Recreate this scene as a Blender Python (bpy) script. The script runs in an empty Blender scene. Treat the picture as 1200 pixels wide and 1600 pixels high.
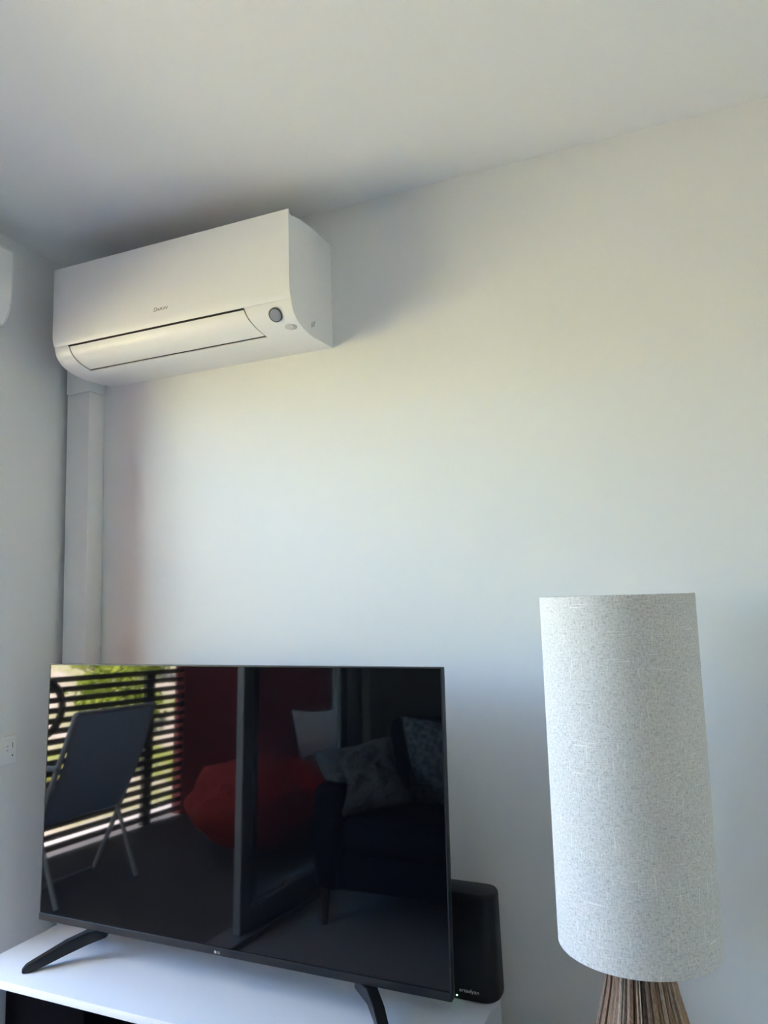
import bpy, bmesh, math, random
from mathutils import Vector, Matrix, noise

random.seed(7)
scene = bpy.context.scene
col = scene.collection

# ------------------------------------------------------------------ camera
cam_data = bpy.data.cameras.new('camera')
cam = bpy.data.objects.new('camera', cam_data)
col.objects.link(cam)
cam_data.sensor_fit = 'HORIZONTAL'
cam_data.sensor_width = 36.0
cam_data.lens = 36.0 * 1155.02 / 1200.0
cam_data.clip_start = 0.02
RIGHT = Vector((0.92066528, 0.38916043, -0.0304895))
UP = Vector((0.07403359, -0.09738827, 0.99248907))
FWD = Vector((-0.38326815, 0.91600747, 0.11847294))
mw = Matrix((RIGHT, UP, -FWD)).transposed().to_4x4()
mw.translation = Vector((1.78941, -1.75705, 1.30984))
cam.matrix_world = mw
scene.camera = cam

# ------------------------------------------------------------------ daylight and exposure
world = bpy.data.worlds.new('sky')
scene.world = world
world.use_nodes = True
wn = world.node_tree
bg = wn.nodes['Background']
sky = wn.nodes.new('ShaderNodeTexSky')
sky.sky_type = 'NISHITA'
sky.sun_disc = False
sky.sun_elevation = math.radians(62)
sky.sun_rotation = math.radians(10)
sky.air_density = 1.0
sky.dust_density = 0.4
sky.ozone_density = 2.0
wn.links.new(sky.outputs[0], bg.inputs[0])
bg.inputs[1].default_value = 2.65

sun_data = bpy.data.lights.new('sun', 'SUN')
sun_data.energy = 152.0
sun_data.angle = math.radians(0.53)
sun_data.color = (1.0, 0.905, 0.91)
sun = bpy.data.objects.new('sun', sun_data)
col.objects.link(sun)
TO_SUN = Vector((-0.065, 0.35, 0.93)).normalized()
sun.rotation_euler = TO_SUN.to_track_quat('Z', 'Y').to_euler()

scene.view_settings.view_transform = 'Standard'
scene.view_settings.look = 'None'
scene.view_settings.gamma = 1.0
scene.view_settings.use_curve_mapping = False
scene.view_settings.exposure = 0.60
scene.cycles.use_denoising = True
scene.cycles.max_bounces = 10
scene.cycles.diffuse_bounces = 6
scene.cycles.glossy_bounces = 5
scene.cycles.transparent_max_bounces = 12
scene.cycles.caustics_reflective = False
scene.cycles.caustics_refractive = False
scene.cycles.sample_clamp_indirect = 40.0


# ------------------------------------------------------------------ helpers
def mat(name, color, rough=0.5, metallic=0.0, spec=0.5, bump=None, vary=None, transmission=0.0, emit=None):
    """Principled material; bump=(scale, strength, distance), vary=(scale, other colour, contrast)"""
    m = bpy.data.materials.new(name)
    m.use_nodes = True
    nt = m.node_tree
    b = nt.nodes['Principled BSDF']
    b.inputs['Base Color'].default_value = (*color, 1)
    b.inputs['Roughness'].default_value = rough
    b.inputs['Metallic'].default_value = metallic
    b.inputs['Specular IOR Level'].default_value = spec
    tc = None
    if bump or vary:
        tc = nt.nodes.new('ShaderNodeTexCoord')
    if vary:
        n = nt.nodes.new('ShaderNodeTexNoise')
        n.inputs['Scale'].default_value = vary[0]
        n.inputs['Detail'].default_value = 6
        nt.links.new(tc.outputs['Object'], n.inputs['Vector'])
        r = nt.nodes.new('ShaderNodeValToRGB')
        c = vary[2]
        r.color_ramp.elements[0].position = 0.5 - c
        r.color_ramp.elements[1].position = 0.5 + c
        r.color_ramp.elements[0].color = (*color, 1)
        r.color_ramp.elements[1].color = (*vary[1], 1)
        nt.links.new(n.outputs['Fac'], r.inputs['Fac'])
        nt.links.new(r.outputs['Color'], b.inputs['Base Color'])
    if bump:
        n = nt.nodes.new('ShaderNodeTexNoise')
        n.inputs['Scale'].default_value = bump[0]
        n.inputs['Detail'].default_value = 4
        nt.links.new(tc.outputs['Object'], n.inputs['Vector'])
        bp = nt.nodes.new('ShaderNodeBump')
        bp.inputs['Strength'].default_value = bump[1]
        bp.inputs['Distance'].default_value = bump[2]
        nt.links.new(n.outputs['Fac'], bp.inputs['Height'])
        nt.links.new(bp.outputs['Normal'], b.inputs['Normal'])
    if emit:
        b.inputs['Emission Color'].default_value = (*emit[0], 1)
        b.inputs['Emission Strength'].default_value = emit[1]
    return m


def linen_material():
    m = bpy.data.materials.new('linen')
    m.use_nodes = True
    nt = m.node_tree
    b = nt.nodes['Principled BSDF']
    b.inputs['Roughness'].default_value = 0.95
    b.inputs['Specular IOR Level'].default_value = 0.1
    uv = nt.nodes.new('ShaderNodeTexCoord')

    def thread(sx, sy, detail):
        mp = nt.nodes.new('ShaderNodeMapping')
        mp.inputs['Scale'].default_value = (sx, sy, 1)
        nt.links.new(uv.outputs['UV'], mp.inputs['Vector'])
        n = nt.nodes.new('ShaderNodeTexNoise')
        n.inputs['Scale'].default_value = 1.0
        n.inputs['Detail'].default_value = detail
        n.inputs['Roughness'].default_value = 0.6
        nt.links.new(mp.outputs[0], n.inputs['Vector'])
        return n.outputs['Fac']
    # UV in metres: u round the shade, v up
    weft = thread(90, 520, 3)
    warp = thread(520, 90, 3)
    fleck = thread(260, 260, 2)
    slub_h = thread(14, 330, 1)
    slub_v = thread(330, 14, 1)

    def mixf(a, c, op, val=None):
        n = nt.nodes.new('ShaderNodeMath')
        n.operation = op
        nt.links.new(a, n.inputs[0])
        if c is not None:
            nt.links.new(c, n.inputs[1])
        else:
            n.inputs[1].default_value = val
        return n.outputs[0]
    s = mixf(mixf(weft, warp, 'ADD'), fleck, 'ADD')
    s = mixf(s, None, 'MULTIPLY', 1 / 3)
    sl = mixf(mixf(slub_h, slub_v, 'MAXIMUM'), None, 'SUBTRACT', 0.66)
    sl = mixf(mixf(sl, None, 'MAXIMUM', 0.0), None, 'MULTIPLY', 1.6)
    s = mixf(s, sl, 'ADD')
    r = nt.nodes.new('ShaderNodeValToRGB')
    r.color_ramp.elements[0].position = 0.38
    r.color_ramp.elements[0].color = (0.44, 0.425, 0.405, 1)
    r.color_ramp.elements[1].position = 0.66
    r.color_ramp.elements[1].color = (0.84, 0.82, 0.79, 1)
    e = r.color_ramp.elements.new(0.48)
    e.color = (0.64, 0.62, 0.59, 1)
    nt.links.new(s, r.inputs['Fac'])
    nt.links.new(r.outputs['Color'], b.inputs['Base Color'])
    bp = nt.nodes.new('ShaderNodeBump')
    bp.inputs['Strength'].default_value = 0.25
    bp.inputs['Distance'].default_value = 0.0006
    nt.links.new(s, bp.inputs['Height'])
    nt.links.new(bp.outputs['Normal'], b.inputs['Normal'])
    return m


def glass_material():
    m = bpy.data.materials.new('clear_glass')
    m.use_nodes = True
    nt = m.node_tree
    nt.nodes.clear()
    out = nt.nodes.new('ShaderNodeOutputMaterial')
    t = nt.nodes.new('ShaderNodeBsdfTransparent')
    t.inputs[0].default_value = (0.93, 0.96, 0.95, 1)
    g = nt.nodes.new('ShaderNodeBsdfGlossy')
    g.inputs['Roughness'].default_value = 0.0
    lw = nt.nodes.new('ShaderNodeLayerWeight')
    lw.inputs['Blend'].default_value = 0.5
    pw = nt.nodes.new('ShaderNodeMath')
    pw.operation = 'POWER'
    pw.inputs[1].default_value = 4.0
    nt.links.new(lw.outputs['Facing'], pw.inputs[0])
    f = nt.nodes.new('ShaderNodeMath')
    f.operation = 'MULTIPLY_ADD'
    f.inputs[1].default_value = 0.5
    f.inputs[2].default_value = 0.03
    nt.links.new(pw.outputs[0], f.inputs[0])
    mx = nt.nodes.new('ShaderNodeMixShader')
    nt.links.new(f.outputs[0], mx.inputs[0])
    nt.links.new(t.outputs[0], mx.inputs[1])
    nt.links.new(g.outputs[0], mx.inputs[2])
    nt.links.new(mx.outputs[0], out.inputs[0])
    return m


def leaf_material(name, a, b_):
    m = bpy.data.materials.new(name)
    m.use_nodes = True
    nt = m.node_tree
    nt.nodes.clear()
    out = nt.nodes.new('ShaderNodeOutputMaterial')
    d = nt.nodes.new('ShaderNodeBsdfDiffuse')
    t = nt.nodes.new('ShaderNodeBsdfTranslucent')
    mx = nt.nodes.new('ShaderNodeMixShader')
    mx.inputs[0].default_value = 0.4
    tc = nt.nodes.new('ShaderNodeTexCoord')
    n = nt.nodes.new('ShaderNodeTexNoise')
    n.inputs['Scale'].default_value = 6
    r = nt.nodes.new('ShaderNodeValToRGB')
    r.color_ramp.elements[0].position = 0.35
    r.color_ramp.elements[1].position = 0.65
    r.color_ramp.elements[0].color = (*a, 1)
    r.color_ramp.elements[1].color = (*b_, 1)
    nt.links.new(tc.outputs['Object'], n.inputs['Vector'])
    nt.links.new(n.outputs['Fac'], r.inputs['Fac'])
    nt.links.new(r.outputs[0], d.inputs[0])
    nt.links.new(r.outputs[0], t.inputs[0])
    nt.links.new(d.outputs[0], mx.inputs[1])
    nt.links.new(t.outputs[0], mx.inputs[2])
    nt.links.new(mx.outputs[0], out.inputs[0])
    return m


M = {
    'rear': mat('grey_wall_paint', (0.33, 0.33, 0.335), 0.7, spec=0.25),
    'wall': mat('white_wall_paint', (0.80, 0.80, 0.79), 0.7, spec=0.25, bump=(220, 0.05, 0.0008)),
    'ceiling': mat('white_ceiling_paint', (0.82, 0.82, 0.81), 0.85, spec=0.15, bump=(200, 0.04, 0.0008)),
    'floor': mat('grey_carpet', (0.50, 0.495, 0.49), 0.95, spec=0.1, bump=(900, 0.4, 0.002), vary=(140, (0.58, 0.575, 0.57), 0.2)),
    'plastic': mat('white_plastic', (0.84, 0.84, 0.83), 0.38, spec=0.45),
    'ac_white': mat('aircon_white_plastic', (0.83, 0.83, 0.82), 0.34, spec=0.5),
    'trunk': mat('trunking_plastic', (0.80, 0.80, 0.79), 0.4, spec=0.4),
    'dark_gap': mat('dark_gap_plastic', (0.015, 0.015, 0.016), 0.6),
    'lens': mat('grey_sensor_lens', (0.28, 0.30, 0.35), 0.15, spec=0.5),
    'ring': mat('dark_ring_plastic', (0.05, 0.055, 0.06), 0.35),
    'clear': mat('pearl_sensor_dome', (0.62, 0.62, 0.60), 0.12, spec=0.7),
    'grey_soft': mat('soft_grey_print', (0.55, 0.56, 0.57), 0.5),
    'grey_print': mat('grey_print', (0.16, 0.15, 0.14), 0.5),
    'laminate': mat('sky_tinted_laminate', (0.67, 0.715, 0.79), 0.34, spec=0.4),  # blue daylight painted into the white board, darker than its lit front edge
    'lit_edge_band': mat('daylit_edge_band', (0.88, 0.88, 0.88), 0.4, spec=0.4),  # edge band, painted brighter for the daylight on the bench front
    'screen': mat('black_screen_glass', (0.0022, 0.0024, 0.003), 0.03, spec=0.27),
    'tv_black': mat('tv_black_plastic', (0.010, 0.011, 0.013), 0.36, spec=0.35, bump=(1500, 0.05, 0.0002)),
    'tv_leg': mat('tv_leg_plastic', (0.007, 0.007, 0.008), 0.33, spec=0.35),
    'silver': mat('silver_print', (0.55, 0.56, 0.58), 0.35),
    'router': mat('router_black_plastic', (0.004, 0.005, 0.007), 0.40, spec=0.3),
    'router_front': mat('router_front_panel', (0.005, 0.005, 0.006), 0.3),
    'led': mat('green_led', (0.2, 0.9, 0.4), 0.4, emit=((0.35, 1.0, 0.55), 5.0)),
    'alu': mat('grey_aluminium', (0.42, 0.43, 0.44), 0.42, metallic=0.2),
    'slat': mat('dark_fence_slat', (0.045, 0.043, 0.042), 0.6, vary=(9, (0.07, 0.065, 0.06), 0.3)),
    'red_wall': mat('red_render', (0.11, 0.020, 0.024), 0.85, spec=0.2, bump=(90, 0.2, 0.002)),
    'deck': mat('grey_deck', (0.09, 0.09, 0.092), 0.8, vary=(5, (0.13, 0.125, 0.12), 0.3)),
    'pale_paving': mat('pale_paving', (0.56, 0.54, 0.51), 0.9, vary=(7, (0.50, 0.48, 0.45), 0.3)),
    'render': mat('pale_render', (0.62, 0.60, 0.57), 0.9),
    'sofa': mat('navy_fabric', (0.012, 0.016, 0.035), 0.95, spec=0.1, bump=(700, 0.3, 0.001)),
    'wood_leg': mat('dark_wood', (0.06, 0.035, 0.02), 0.5),
    'cush_a': mat('grey_shaggy_fabric', (0.42, 0.44, 0.45), 0.95, spec=0.1, bump=(60, 0.8, 0.01), vary=(30, (0.20, 0.22, 0.24), 0.2)),
    'cush_b': mat('patterned_fabric', (0.46, 0.50, 0.52), 0.95, spec=0.1, vary=(45, (0.10, 0.14, 0.17), 0.08)),
    'cush_c': mat('pale_pink_fabric', (0.55, 0.48, 0.48), 0.95, spec=0.1),
    'bean': mat('orange_red_fabric', (0.42, 0.045, 0.034), 0.8, spec=0.2, bump=(12, 0.4, 0.01)),
    'sling': mat('charcoal_sling_mesh', (0.42, 0.45, 0.49), 0.8, spec=0.2),
    'chair_frame': mat('grey_powdercoat', (0.50, 0.53, 0.56), 0.45),
    'black_metal': mat('black_metal', (0.015, 0.015, 0.016), 0.4),
    'black_plastic': mat('black_plastic', (0.005, 0.005, 0.006), 0.45, spec=0.3),
    'black_cloth': mat('black_cloth', (0.004, 0.004, 0.005), 0.9, spec=0.08),
    'cable': mat('black_cable', (0.02, 0.02, 0.022), 0.45),
    'brass': mat('brushed_metal', (0.5, 0.47, 0.42), 0.35, metallic=1.0),
    'bulb': mat('opal_bulb', (0.8, 0.8, 0.78), 0.3),
    'core': mat('dark_core', (0.02, 0.013, 0.009), 0.9),
    'linen': linen_material(),
    'glass': glass_material(),
    'leaf1': leaf_material('sunlit_leaf', (0.20, 0.28, 0.04), (0.42, 0.47, 0.09)),
    'leaf2': leaf_material('dry_leaf', (0.38, 0.33, 0.12), (0.30, 0.34, 0.08)),
}


def wood_strip_material(name, base, light, dark):
    m = bpy.data.materials.new(name)
    m.use_nodes = True
    nt = m.node_tree
    b = nt.nodes['Principled BSDF']
    b.inputs['Roughness'].default_value = 0.7
    tc = nt.nodes.new('ShaderNodeTexCoord')
    mp = nt.nodes.new('ShaderNodeMapping')
    mp.inputs['Scale'].default_value = (700, 700, 9)
    n = nt.nodes.new('ShaderNodeTexNoise')
    n.inputs['Scale'].default_value = 1
    n.inputs['Detail'].default_value = 5
    r = nt.nodes.new('ShaderNodeValToRGB')
    r.color_ramp.elements[0].position = 0.3
    r.color_ramp.elements[1].position = 0.72
    r.color_ramp.elements[0].color = (*dark, 1)
    r.color_ramp.elements[1].color = (*light, 1)
    e = r.color_ramp.elements.new(0.5)
    e.color = (*base, 1)
    nt.links.new(tc.outputs['Object'], mp.inputs[0])
    nt.links.new(mp.outputs[0], n.inputs['Vector'])
    nt.links.new(n.outputs['Fac'], r.inputs['Fac'])
    nt.links.new(r.outputs[0], b.inputs['Base Color'])
    return m


M['strips'] = [
    wood_strip_material('wood_strip_mid', (0.30, 0.195, 0.12), (0.40, 0.28, 0.185), (0.16, 0.095, 0.055)),
    wood_strip_material('wood_strip_warm', (0.26, 0.15, 0.09), (0.36, 0.225, 0.145), (0.13, 0.07, 0.04)),
    wood_strip_material('wood_strip_pale', (0.42, 0.32, 0.23), (0.52, 0.42, 0.32), (0.25, 0.18, 0.12)),
    wood_strip_material('wood_strip_dark', (0.17, 0.105, 0.065), (0.24, 0.155, 0.10), (0.07, 0.045, 0.03)),
]


def tag(o, label=None, cat=None, group=None, kind=None):
    if label:
        o['label'] = label
    if cat:
        o['category'] = cat
    if group:
        o['group'] = group
    if kind:
        o['kind'] = kind
    return o


def obj(name, bm, material, parent=None, smooth=None, recalc=True):
    me = bpy.data.meshes.new(name)
    if recalc:
        bmesh.ops.recalc_face_normals(bm, faces=bm.faces)
    bm.to_mesh(me)
    bm.free()
    if material:
        for mm in (material if isinstance(material, list) else [material]):
            me.materials.append(mm)
    if smooth is not None:
        for p in me.polygons:
            p.use_smooth = True
        me.set_sharp_from_angle(angle=math.radians(smooth))
    o = bpy.data.objects.new(name, me)
    col.objects.link(o)
    if parent:
        o.parent = parent
    return o


def empty(name, loc=(0, 0, 0), rz=0.0):
    o = bpy.data.objects.new(name, None)
    o.empty_display_size = 0.1
    col.objects.link(o)
    o.location = loc
    o.rotation_euler = (0, 0, rz)
    return o


def add_box(bm, x0, x1, y0, y1, z0, z1, bev=0.0, seg=2, mtx=None):
    r = bmesh.ops.create_cube(bm, size=1.0)
    vs = r['verts']
    for v in vs:
        v.co = Vector(((x0 + x1) / 2 + v.co.x * (x1 - x0), (y0 + y1) / 2 + v.co.y * (y1 - y0), (z0 + z1) / 2 + v.co.z * (z1 - z0)))
    if bev > 0:
        es = list({e for v in vs for e in v.link_edges})
        rr = bmesh.ops.bevel(bm, geom=es, offset=bev, segments=seg, affect='EDGES', profile=0.5)
        vs = [v for v in rr['verts']] + [v for v in vs if v.is_valid]
    if mtx is not None:
        for v in set(vs):
            if v.is_valid:
                v.co = mtx @ v.co
    return bm


def box(*a, **k):
    return add_box(bmesh.new(), *a, **k)


def extrude_x(bm, prof, x0, x1, caps=True):
    """prof: closed list of (y, z); x0/x1 number or list per point"""
    n = len(prof)
    xs0 = x0 if isinstance(x0, (list, tuple)) else [x0] * n
    xs1 = x1 if isinstance(x1, (list, tuple)) else [x1] * n
    a = [bm.verts.new((xs0[i], p[0], p[1])) for i, p in enumerate(prof)]
    b = [bm.verts.new((xs1[i], p[0], p[1])) for i, p in enumerate(prof)]
    for i in range(n):
        j = (i + 1) % n
        bm.faces.new((a[i], a[j], b[j], b[i]))
    if caps:
        bm.faces.new(a[::-1])
        bm.faces.new(b)
    return bm


def lathe(bm, prof, n=48, center=(0, 0), cap=True):
    rings = []
    for r, z in prof:
        rings.append([bm.verts.new((center[0] + r * math.cos(2 * math.pi * i / n), center[1] + r * math.sin(2 * math.pi * i / n), z)) for i in range(n)])
    for k in range(len(rings) - 1):
        for i in range(n):
            j = (i + 1) % n
            bm.faces.new((rings[k][i], rings[k][j], rings[k + 1][j], rings[k + 1][i]))
    if cap:
        bm.faces.new(rings[0][::-1])
        bm.faces.new(rings[-1])
    return bm


def tube(bm, pts, r, n=10, caps=True):
    pts = [Vector(p) for p in pts]
    rings = []
    for i, p in enumerate(pts):
        if i == 0:
            t = pts[1] - p
        elif i == len(pts) - 1:
            t = p - pts[i - 1]
        else:
            t = pts[i + 1] - pts[i - 1]
        t.normalize()
        a = t.orthogonal() if abs(t.z) > 0.99 else t.cross(Vector((0, 0, 1)))
        a.normalize()
        b = t.cross(a)
        rings.append([bm.verts.new(p + r * (math.cos(2 * math.pi * k / n) * a + math.sin(2 * math.pi * k / n) * b)) for k in range(n)])
    for i in range(len(rings) - 1):
        for k in range(n):
            j = (k + 1) % n
            bm.faces.new((rings[i][k], rings[i][j], rings[i + 1][j], rings[i + 1][k]))
    if caps:
        bm.faces.new(rings[0][::-1])
        bm.faces.new(rings[-1])
    return bm


def smooth_pts(pts, sub=5):
    pts = [Vector(p) for p in pts]
    out = []
    for i in range(len(pts) - 1):
        p0 = pts[max(i - 1, 0)]
        p1, p2 = pts[i], pts[i + 1]
        p3 = pts[min(i + 2, len(pts) - 1)]
        for k in range(sub):
            t = k / sub
            out.append(0.5 * ((2 * p1) + (p2 - p0) * t + (2 * p0 - 5 * p1 + 4 * p2 - p3) * t * t + (3 * p1 - p0 - 3 * p2 + p3) * t ** 3))
    out.append(pts[-1])
    return out


def text_obj(name, body, size, material, parent, mtx, extrude=0.0003, shear=0.0, align='LEFT', width_to=None):
    cu = bpy.data.curves.new(name, 'FONT')
    cu.body = body
    cu.size = size
    cu.extrude = extrude
    cu.shear = shear
    cu.align_x = align
    cu.resolution_u = 3
    t = bpy.data.objects.new(name + '_tmp', cu)
    col.objects.link(t)
    dg = bpy.context.evaluated_depsgraph_get()
    me = bpy.data.meshes.new_from_object(t.evaluated_get(dg))
    bpy.data.objects.remove(t)
    bpy.data.curves.remove(cu)
    if width_to:
        xs = [v.co.x for v in me.vertices]
        k = width_to / (max(xs) - min(xs))
        for v in me.vertices:
            v.co.x *= k
    for v in me.vertices:
        v.co = mtx @ v.co
    me.name = name
    me.materials.clear()
    me.materials.append(material)
    o = bpy.data.objects.new(name, me)
    col.objects.link(o)
    if parent:
        o.parent = parent
    return o


def struct(name, bm, m, label, cat, parent=None, smooth=None):
    o = obj(name, bm, m, parent, smooth)
    if not parent:
        tag(o, label, cat, kind='structure')
    return o


# ------------------------------------------------------------------ room shell
ZC = 2.40            # ceiling
RX, RY = 3.4, -4.6   # right wall, rear wall
JY, JY2 = -0.345, -2.50   # sliding door opening along the left wall
HEAD = 2.035

struct('floor', box(-0.2, RX + 0.12, RY - 0.12, 0.12, -0.12, 0.0), M['floor'], 'grey carpet floor of the living room', 'floor')
struct('ceiling', box(-0.2, RX + 0.12, RY - 0.12, 0.12, ZC, ZC + 0.15), M['ceiling'], 'smooth white painted ceiling', 'ceiling')
struct('wall_back', box(-0.2, RX + 0.12, 0.0, 0.12, 0.0, ZC), M['wall'], 'white wall behind the television and lamp', 'wall')
struct('wall_right', box(RX, RX + 0.12, RY, 0.0, 0.0, ZC), M['wall'], 'white side wall facing the sliding door', 'wall')
struct('wall_rear', box(-0.2, RX + 0.12, RY - 0.12, RY, 0.0, ZC), M['rear'], 'grey wall facing the television', 'wall')
bm = bmesh.new()
add_box(bm, -0.2, 0, JY, 0.0, 0, ZC)
add_box(bm, -0.2, 0, JY2, JY, HEAD, ZC)
add_box(bm, -0.2, 0, RY, JY2, 0, ZC)
struct('wall_left', bm, M['wall'], 'white wall with the sliding door opening', 'wall')

struct('baseboard_back', box(0.115, RX, -0.014, 0.0, 0.0, 0.09, 0.002), M['plastic'], 'white skirting along the television wall', 'baseboard')
struct('baseboard_left', box(0.0, 0.014, JY, -0.066, 0.0, 0.09, 0.002), M['plastic'], 'short white skirting between corner and sliding door', 'baseboard')

# ------------------------------------------------------------------ sliding door in the left wall
door = tag(empty('door_1', (-0.12, (JY + JY2) / 2, 0)), 'grey framed glass sliding door standing open to the balcony', 'door', kind='structure')


def part(name, bm, m, parent, smooth=None):
    o = obj(name, bm, m, None, smooth)
    o.parent = parent
    o.matrix_parent_inverse = Matrix.Translation(Vector(parent.location)).inverted() if parent.type == 'EMPTY' and parent.rotation_euler.z == 0 else Matrix.Identity(4)
    return o


part('track', box(-0.18, -0.05, JY2, JY, 0.0, 0.022, 0.003), M['alu'], door)
part('frame_head', box(-0.18, -0.05, JY2, JY, HEAD - 0.05, HEAD, 0.003), M['alu'], door)
part('frame_jamb', box(-0.18, -0.05, JY - 0.04, JY, 0.0, HEAD, 0.003), M['alu'], door)
part('frame_jamb', box(-0.18, -0.05, JY2, JY2 + 0.04, 0.0, HEAD, 0.003), M['alu'], door)
for xa, ya, yb in ((-0.155, -1.575, -2.46), (-0.105, -1.465, -2.40)):
    bm = bmesh.new()
    add_box(bm, xa - 0.018, xa + 0.018, ya - 0.075, ya, 0.022, HEAD - 0.05, 0.003)
    add_box(bm, xa - 0.018, xa + 0.018, yb, yb + 0.075, 0.022, HEAD - 0.05, 0.003)
    add_box(bm, xa - 0.018, xa + 0.018, yb + 0.075, ya - 0.075, 0.022, 0.11, 0.003)
    add_box(bm, xa - 0.018, xa + 0.018, yb + 0.075, ya - 0.075, HEAD - 0.12, HEAD - 0.05, 0.003)
    p = part('door_panel', bm, M['alu'], door)
    g = obj('glass_pane', box(xa - 0.003, xa + 0.003, yb + 0.07, ya - 0.07, 0.1, HEAD - 0.11), M['glass'], p)

# blind cassette above the door opening
cz0, cz1 = 2.105, 2.315
prof = [(0.0, cz1), (0.085, cz1), (0.092, cz1 - 0.008), (0.092, 2.20), (0.090, 2.17), (0.083, 2.14), (0.072, 2.118), (0.062, cz0), (0.0, cz0)]
cass = tag(empty('blind_cassette', (0, -0.33, cz0)), 'white blind cassette with rounded lower front above the sliding door', 'blind')
bm = bmesh.new()
ya, yb = -0.336, -2.45
a = [bm.verts.new((p[0], ya, p[1])) for p in prof]
b = [bm.verts.new((p[0], yb, p[1])) for p in prof]
for i in range(len(prof)):
    j = (i + 1) % len(prof)
    bm.faces.new((a[i], a[j], b[j], b[i]))
bm.faces.new(a)
bm.faces.new(b[::-1])
part('housing', bm, M['plastic'], cass, 35)
bm = bmesh.new()
pr2 = [(0.0, cz1 + 0.001), (0.0855, cz1 + 0.001), (0.0932, cz1 - 0.007), (0.0932, 2.20), (0.0912, 2.17), (0.0842, 2.14), (0.073, 2.117), (0.0625, cz0 - 0.001), (0.0, cz0 - 0.001)]
a = [bm.verts.new((p[0], ya + 0.004, p[1])) for p in pr2]
b = [bm.verts.new((p[0], ya + 0.0005, p[1])) for p in pr2]
for i in range(len(pr2)):
    j = (i + 1) % len(pr2)
    bm.faces.new((a[i], a[j], b[j], b[i]))
bm.faces.new(a)
bm.faces.new(b[::-1])
part('end_cap', bm, M['plastic'], cass, 35)
part('hem_bar', box(0.030, 0.060, yb + 0.02, ya - 0.008, cz0 - 0.006, cz0 + 0.002, 0.002), M['dark_gap'], cass)

# ------------------------------------------------------------------ pipe trunking in the corner
tr = tag(empty('pipe_trunking', (0.0675, -0.032, 0)), 'white vertical pipe trunking running down the corner below the air conditioner', 'trunking')
part('duct_cover', box(0.022, 0.113, -0.064, 0.0, 0.0, 1.976, 0.004), M['trunk'], tr, 40)
part('coupler', box(0.020, 0.115, -0.066, 0.0, 1.975, 2.13, 0.004), M['trunk'], tr, 40)

# ------------------------------------------------------------------ air conditioner
AX0, AX1 = 0.139, 0.917
ac = tag(empty('air_conditioner', (0.528, 0.0, 1.995)), 'white wall mounted split air conditioner under the ceiling', 'air conditioner')
arc = smooth_pts([(-0.2245, 2.056, 0), (-0.2195, 2.037, 0), (-0.2085, 2.022, 0), (-0.19, 2.0095, 0), (-0.155, 1.9985, 0), (-0.11, 1.994, 0)], 5)
arc = [(p.x, p.y) for p in arc]
back = [(0.0, 2.0005), (0.0, 2.297), (-0.06, 2.296), (-0.12, 2.2945), (-0.17, 2.289), (-0.20, 2.283), (-0.2215, 2.277)]
full = back + arc
bm = bmesh.new()
FL = [(0.190, 0.208), (0.780, 0.806)]     # outlet left and right ends: at its top, at its bottom
NA = 21                                    # arc samples that the outlet covers (down to y about -0.155)


def arc_x(k, side):
    t = min(k / (NA - 1), 1.0)
    return FL[side][0] + (FL[side][1] - FL[side][0]) * t


nb = len(back)
xl = [FL[0][0]] * nb + [arc_x(k, 0) for k in range(len(arc))]
xr = [FL[1][0]] * nb + [arc_x(k, 1) for k in range(len(arc))]
extrude_x(bm, full, AX0, xl, caps=True)
extrude_x(bm, full, xr, AX1, caps=True)
# middle of the casing, set back where the flap sits


def inset(pts, dist):
    out = []
    for i, p in enumerate(pts):
        q0 = pts[max(i - 1, 0)]
        q1 = pts[min(i + 1, len(pts) - 1)]
        t = Vector((q1[0] - q0[0], q1[1] - q0[1])).normalized()
        nrm = Vector((-t.y, t.x))          # towards the room side or inside
        if nrm.x < 0 and nrm.y < 0 or nrm.dot(Vector((0.7, 0.7))) < 0:
            nrm = -nrm
        out.append((p[0] + nrm.x * dist, p[1] + nrm.y * dist))
    return out


low = arc[NA - 1:]
deep = inset(arc[:NA], 0.012)
mid = back + deep + low
extrude_x(bm, mid, [FL[0][0]] * nb + [arc_x(k, 0) for k in range(NA)] + [FL[0][1]] * len(low), [FL[1][0]] * nb + [arc_x(k, 1) for k in range(NA)] + [FL[1][1]] * len(low), caps=False)
casing = part('casing', bm, M['ac_white'], ac, 30)
# dark lining of the outlet seen through the gaps round the flap
lin0 = inset(arc[:NA], 0.0105)
lin1 = inset(arc[:NA], 0.0030)
bm = bmesh.new()
lp = lin0 + lin1[::-1]
extrude_x(bm, lp, [arc_x(k, 0) + 0.0003 for k in range(NA)] + [arc_x(k, 0) + 0.0003 for k in range(NA)][::-1], [arc_x(k, 1) - 0.0003 for k in range(NA)] + [arc_x(k, 1) - 0.0003 for k in range(NA)][::-1])
part('air_outlet', bm, M['dark_gap'], ac)
# the flap in two strips with a fine crease between
for ka, kb, nm in ((1, 11, 'flap'), (11, NA - 2, 'flap')):
    outer = inset(arc[ka:kb + 1], 0.0002)
    if ka == 11:
        outer = inset(arc[ka:kb + 1], 0.0009)
    inner = inset(arc[ka:kb + 1], 0.0035)
    xa_ = [arc_x(k, 0) + 0.0038 for k in range(ka, kb + 1)]
    xb_ = [arc_x(k, 1) - 0.0038 for k in range(ka, kb + 1)]
    bm = bmesh.new()
    extrude_x(bm, outer + inner[::-1], xa_ + xa_[::-1], xb_ + xb_[::-1])
    part(nm, bm, M['ac_white'], ac, 30)
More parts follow.
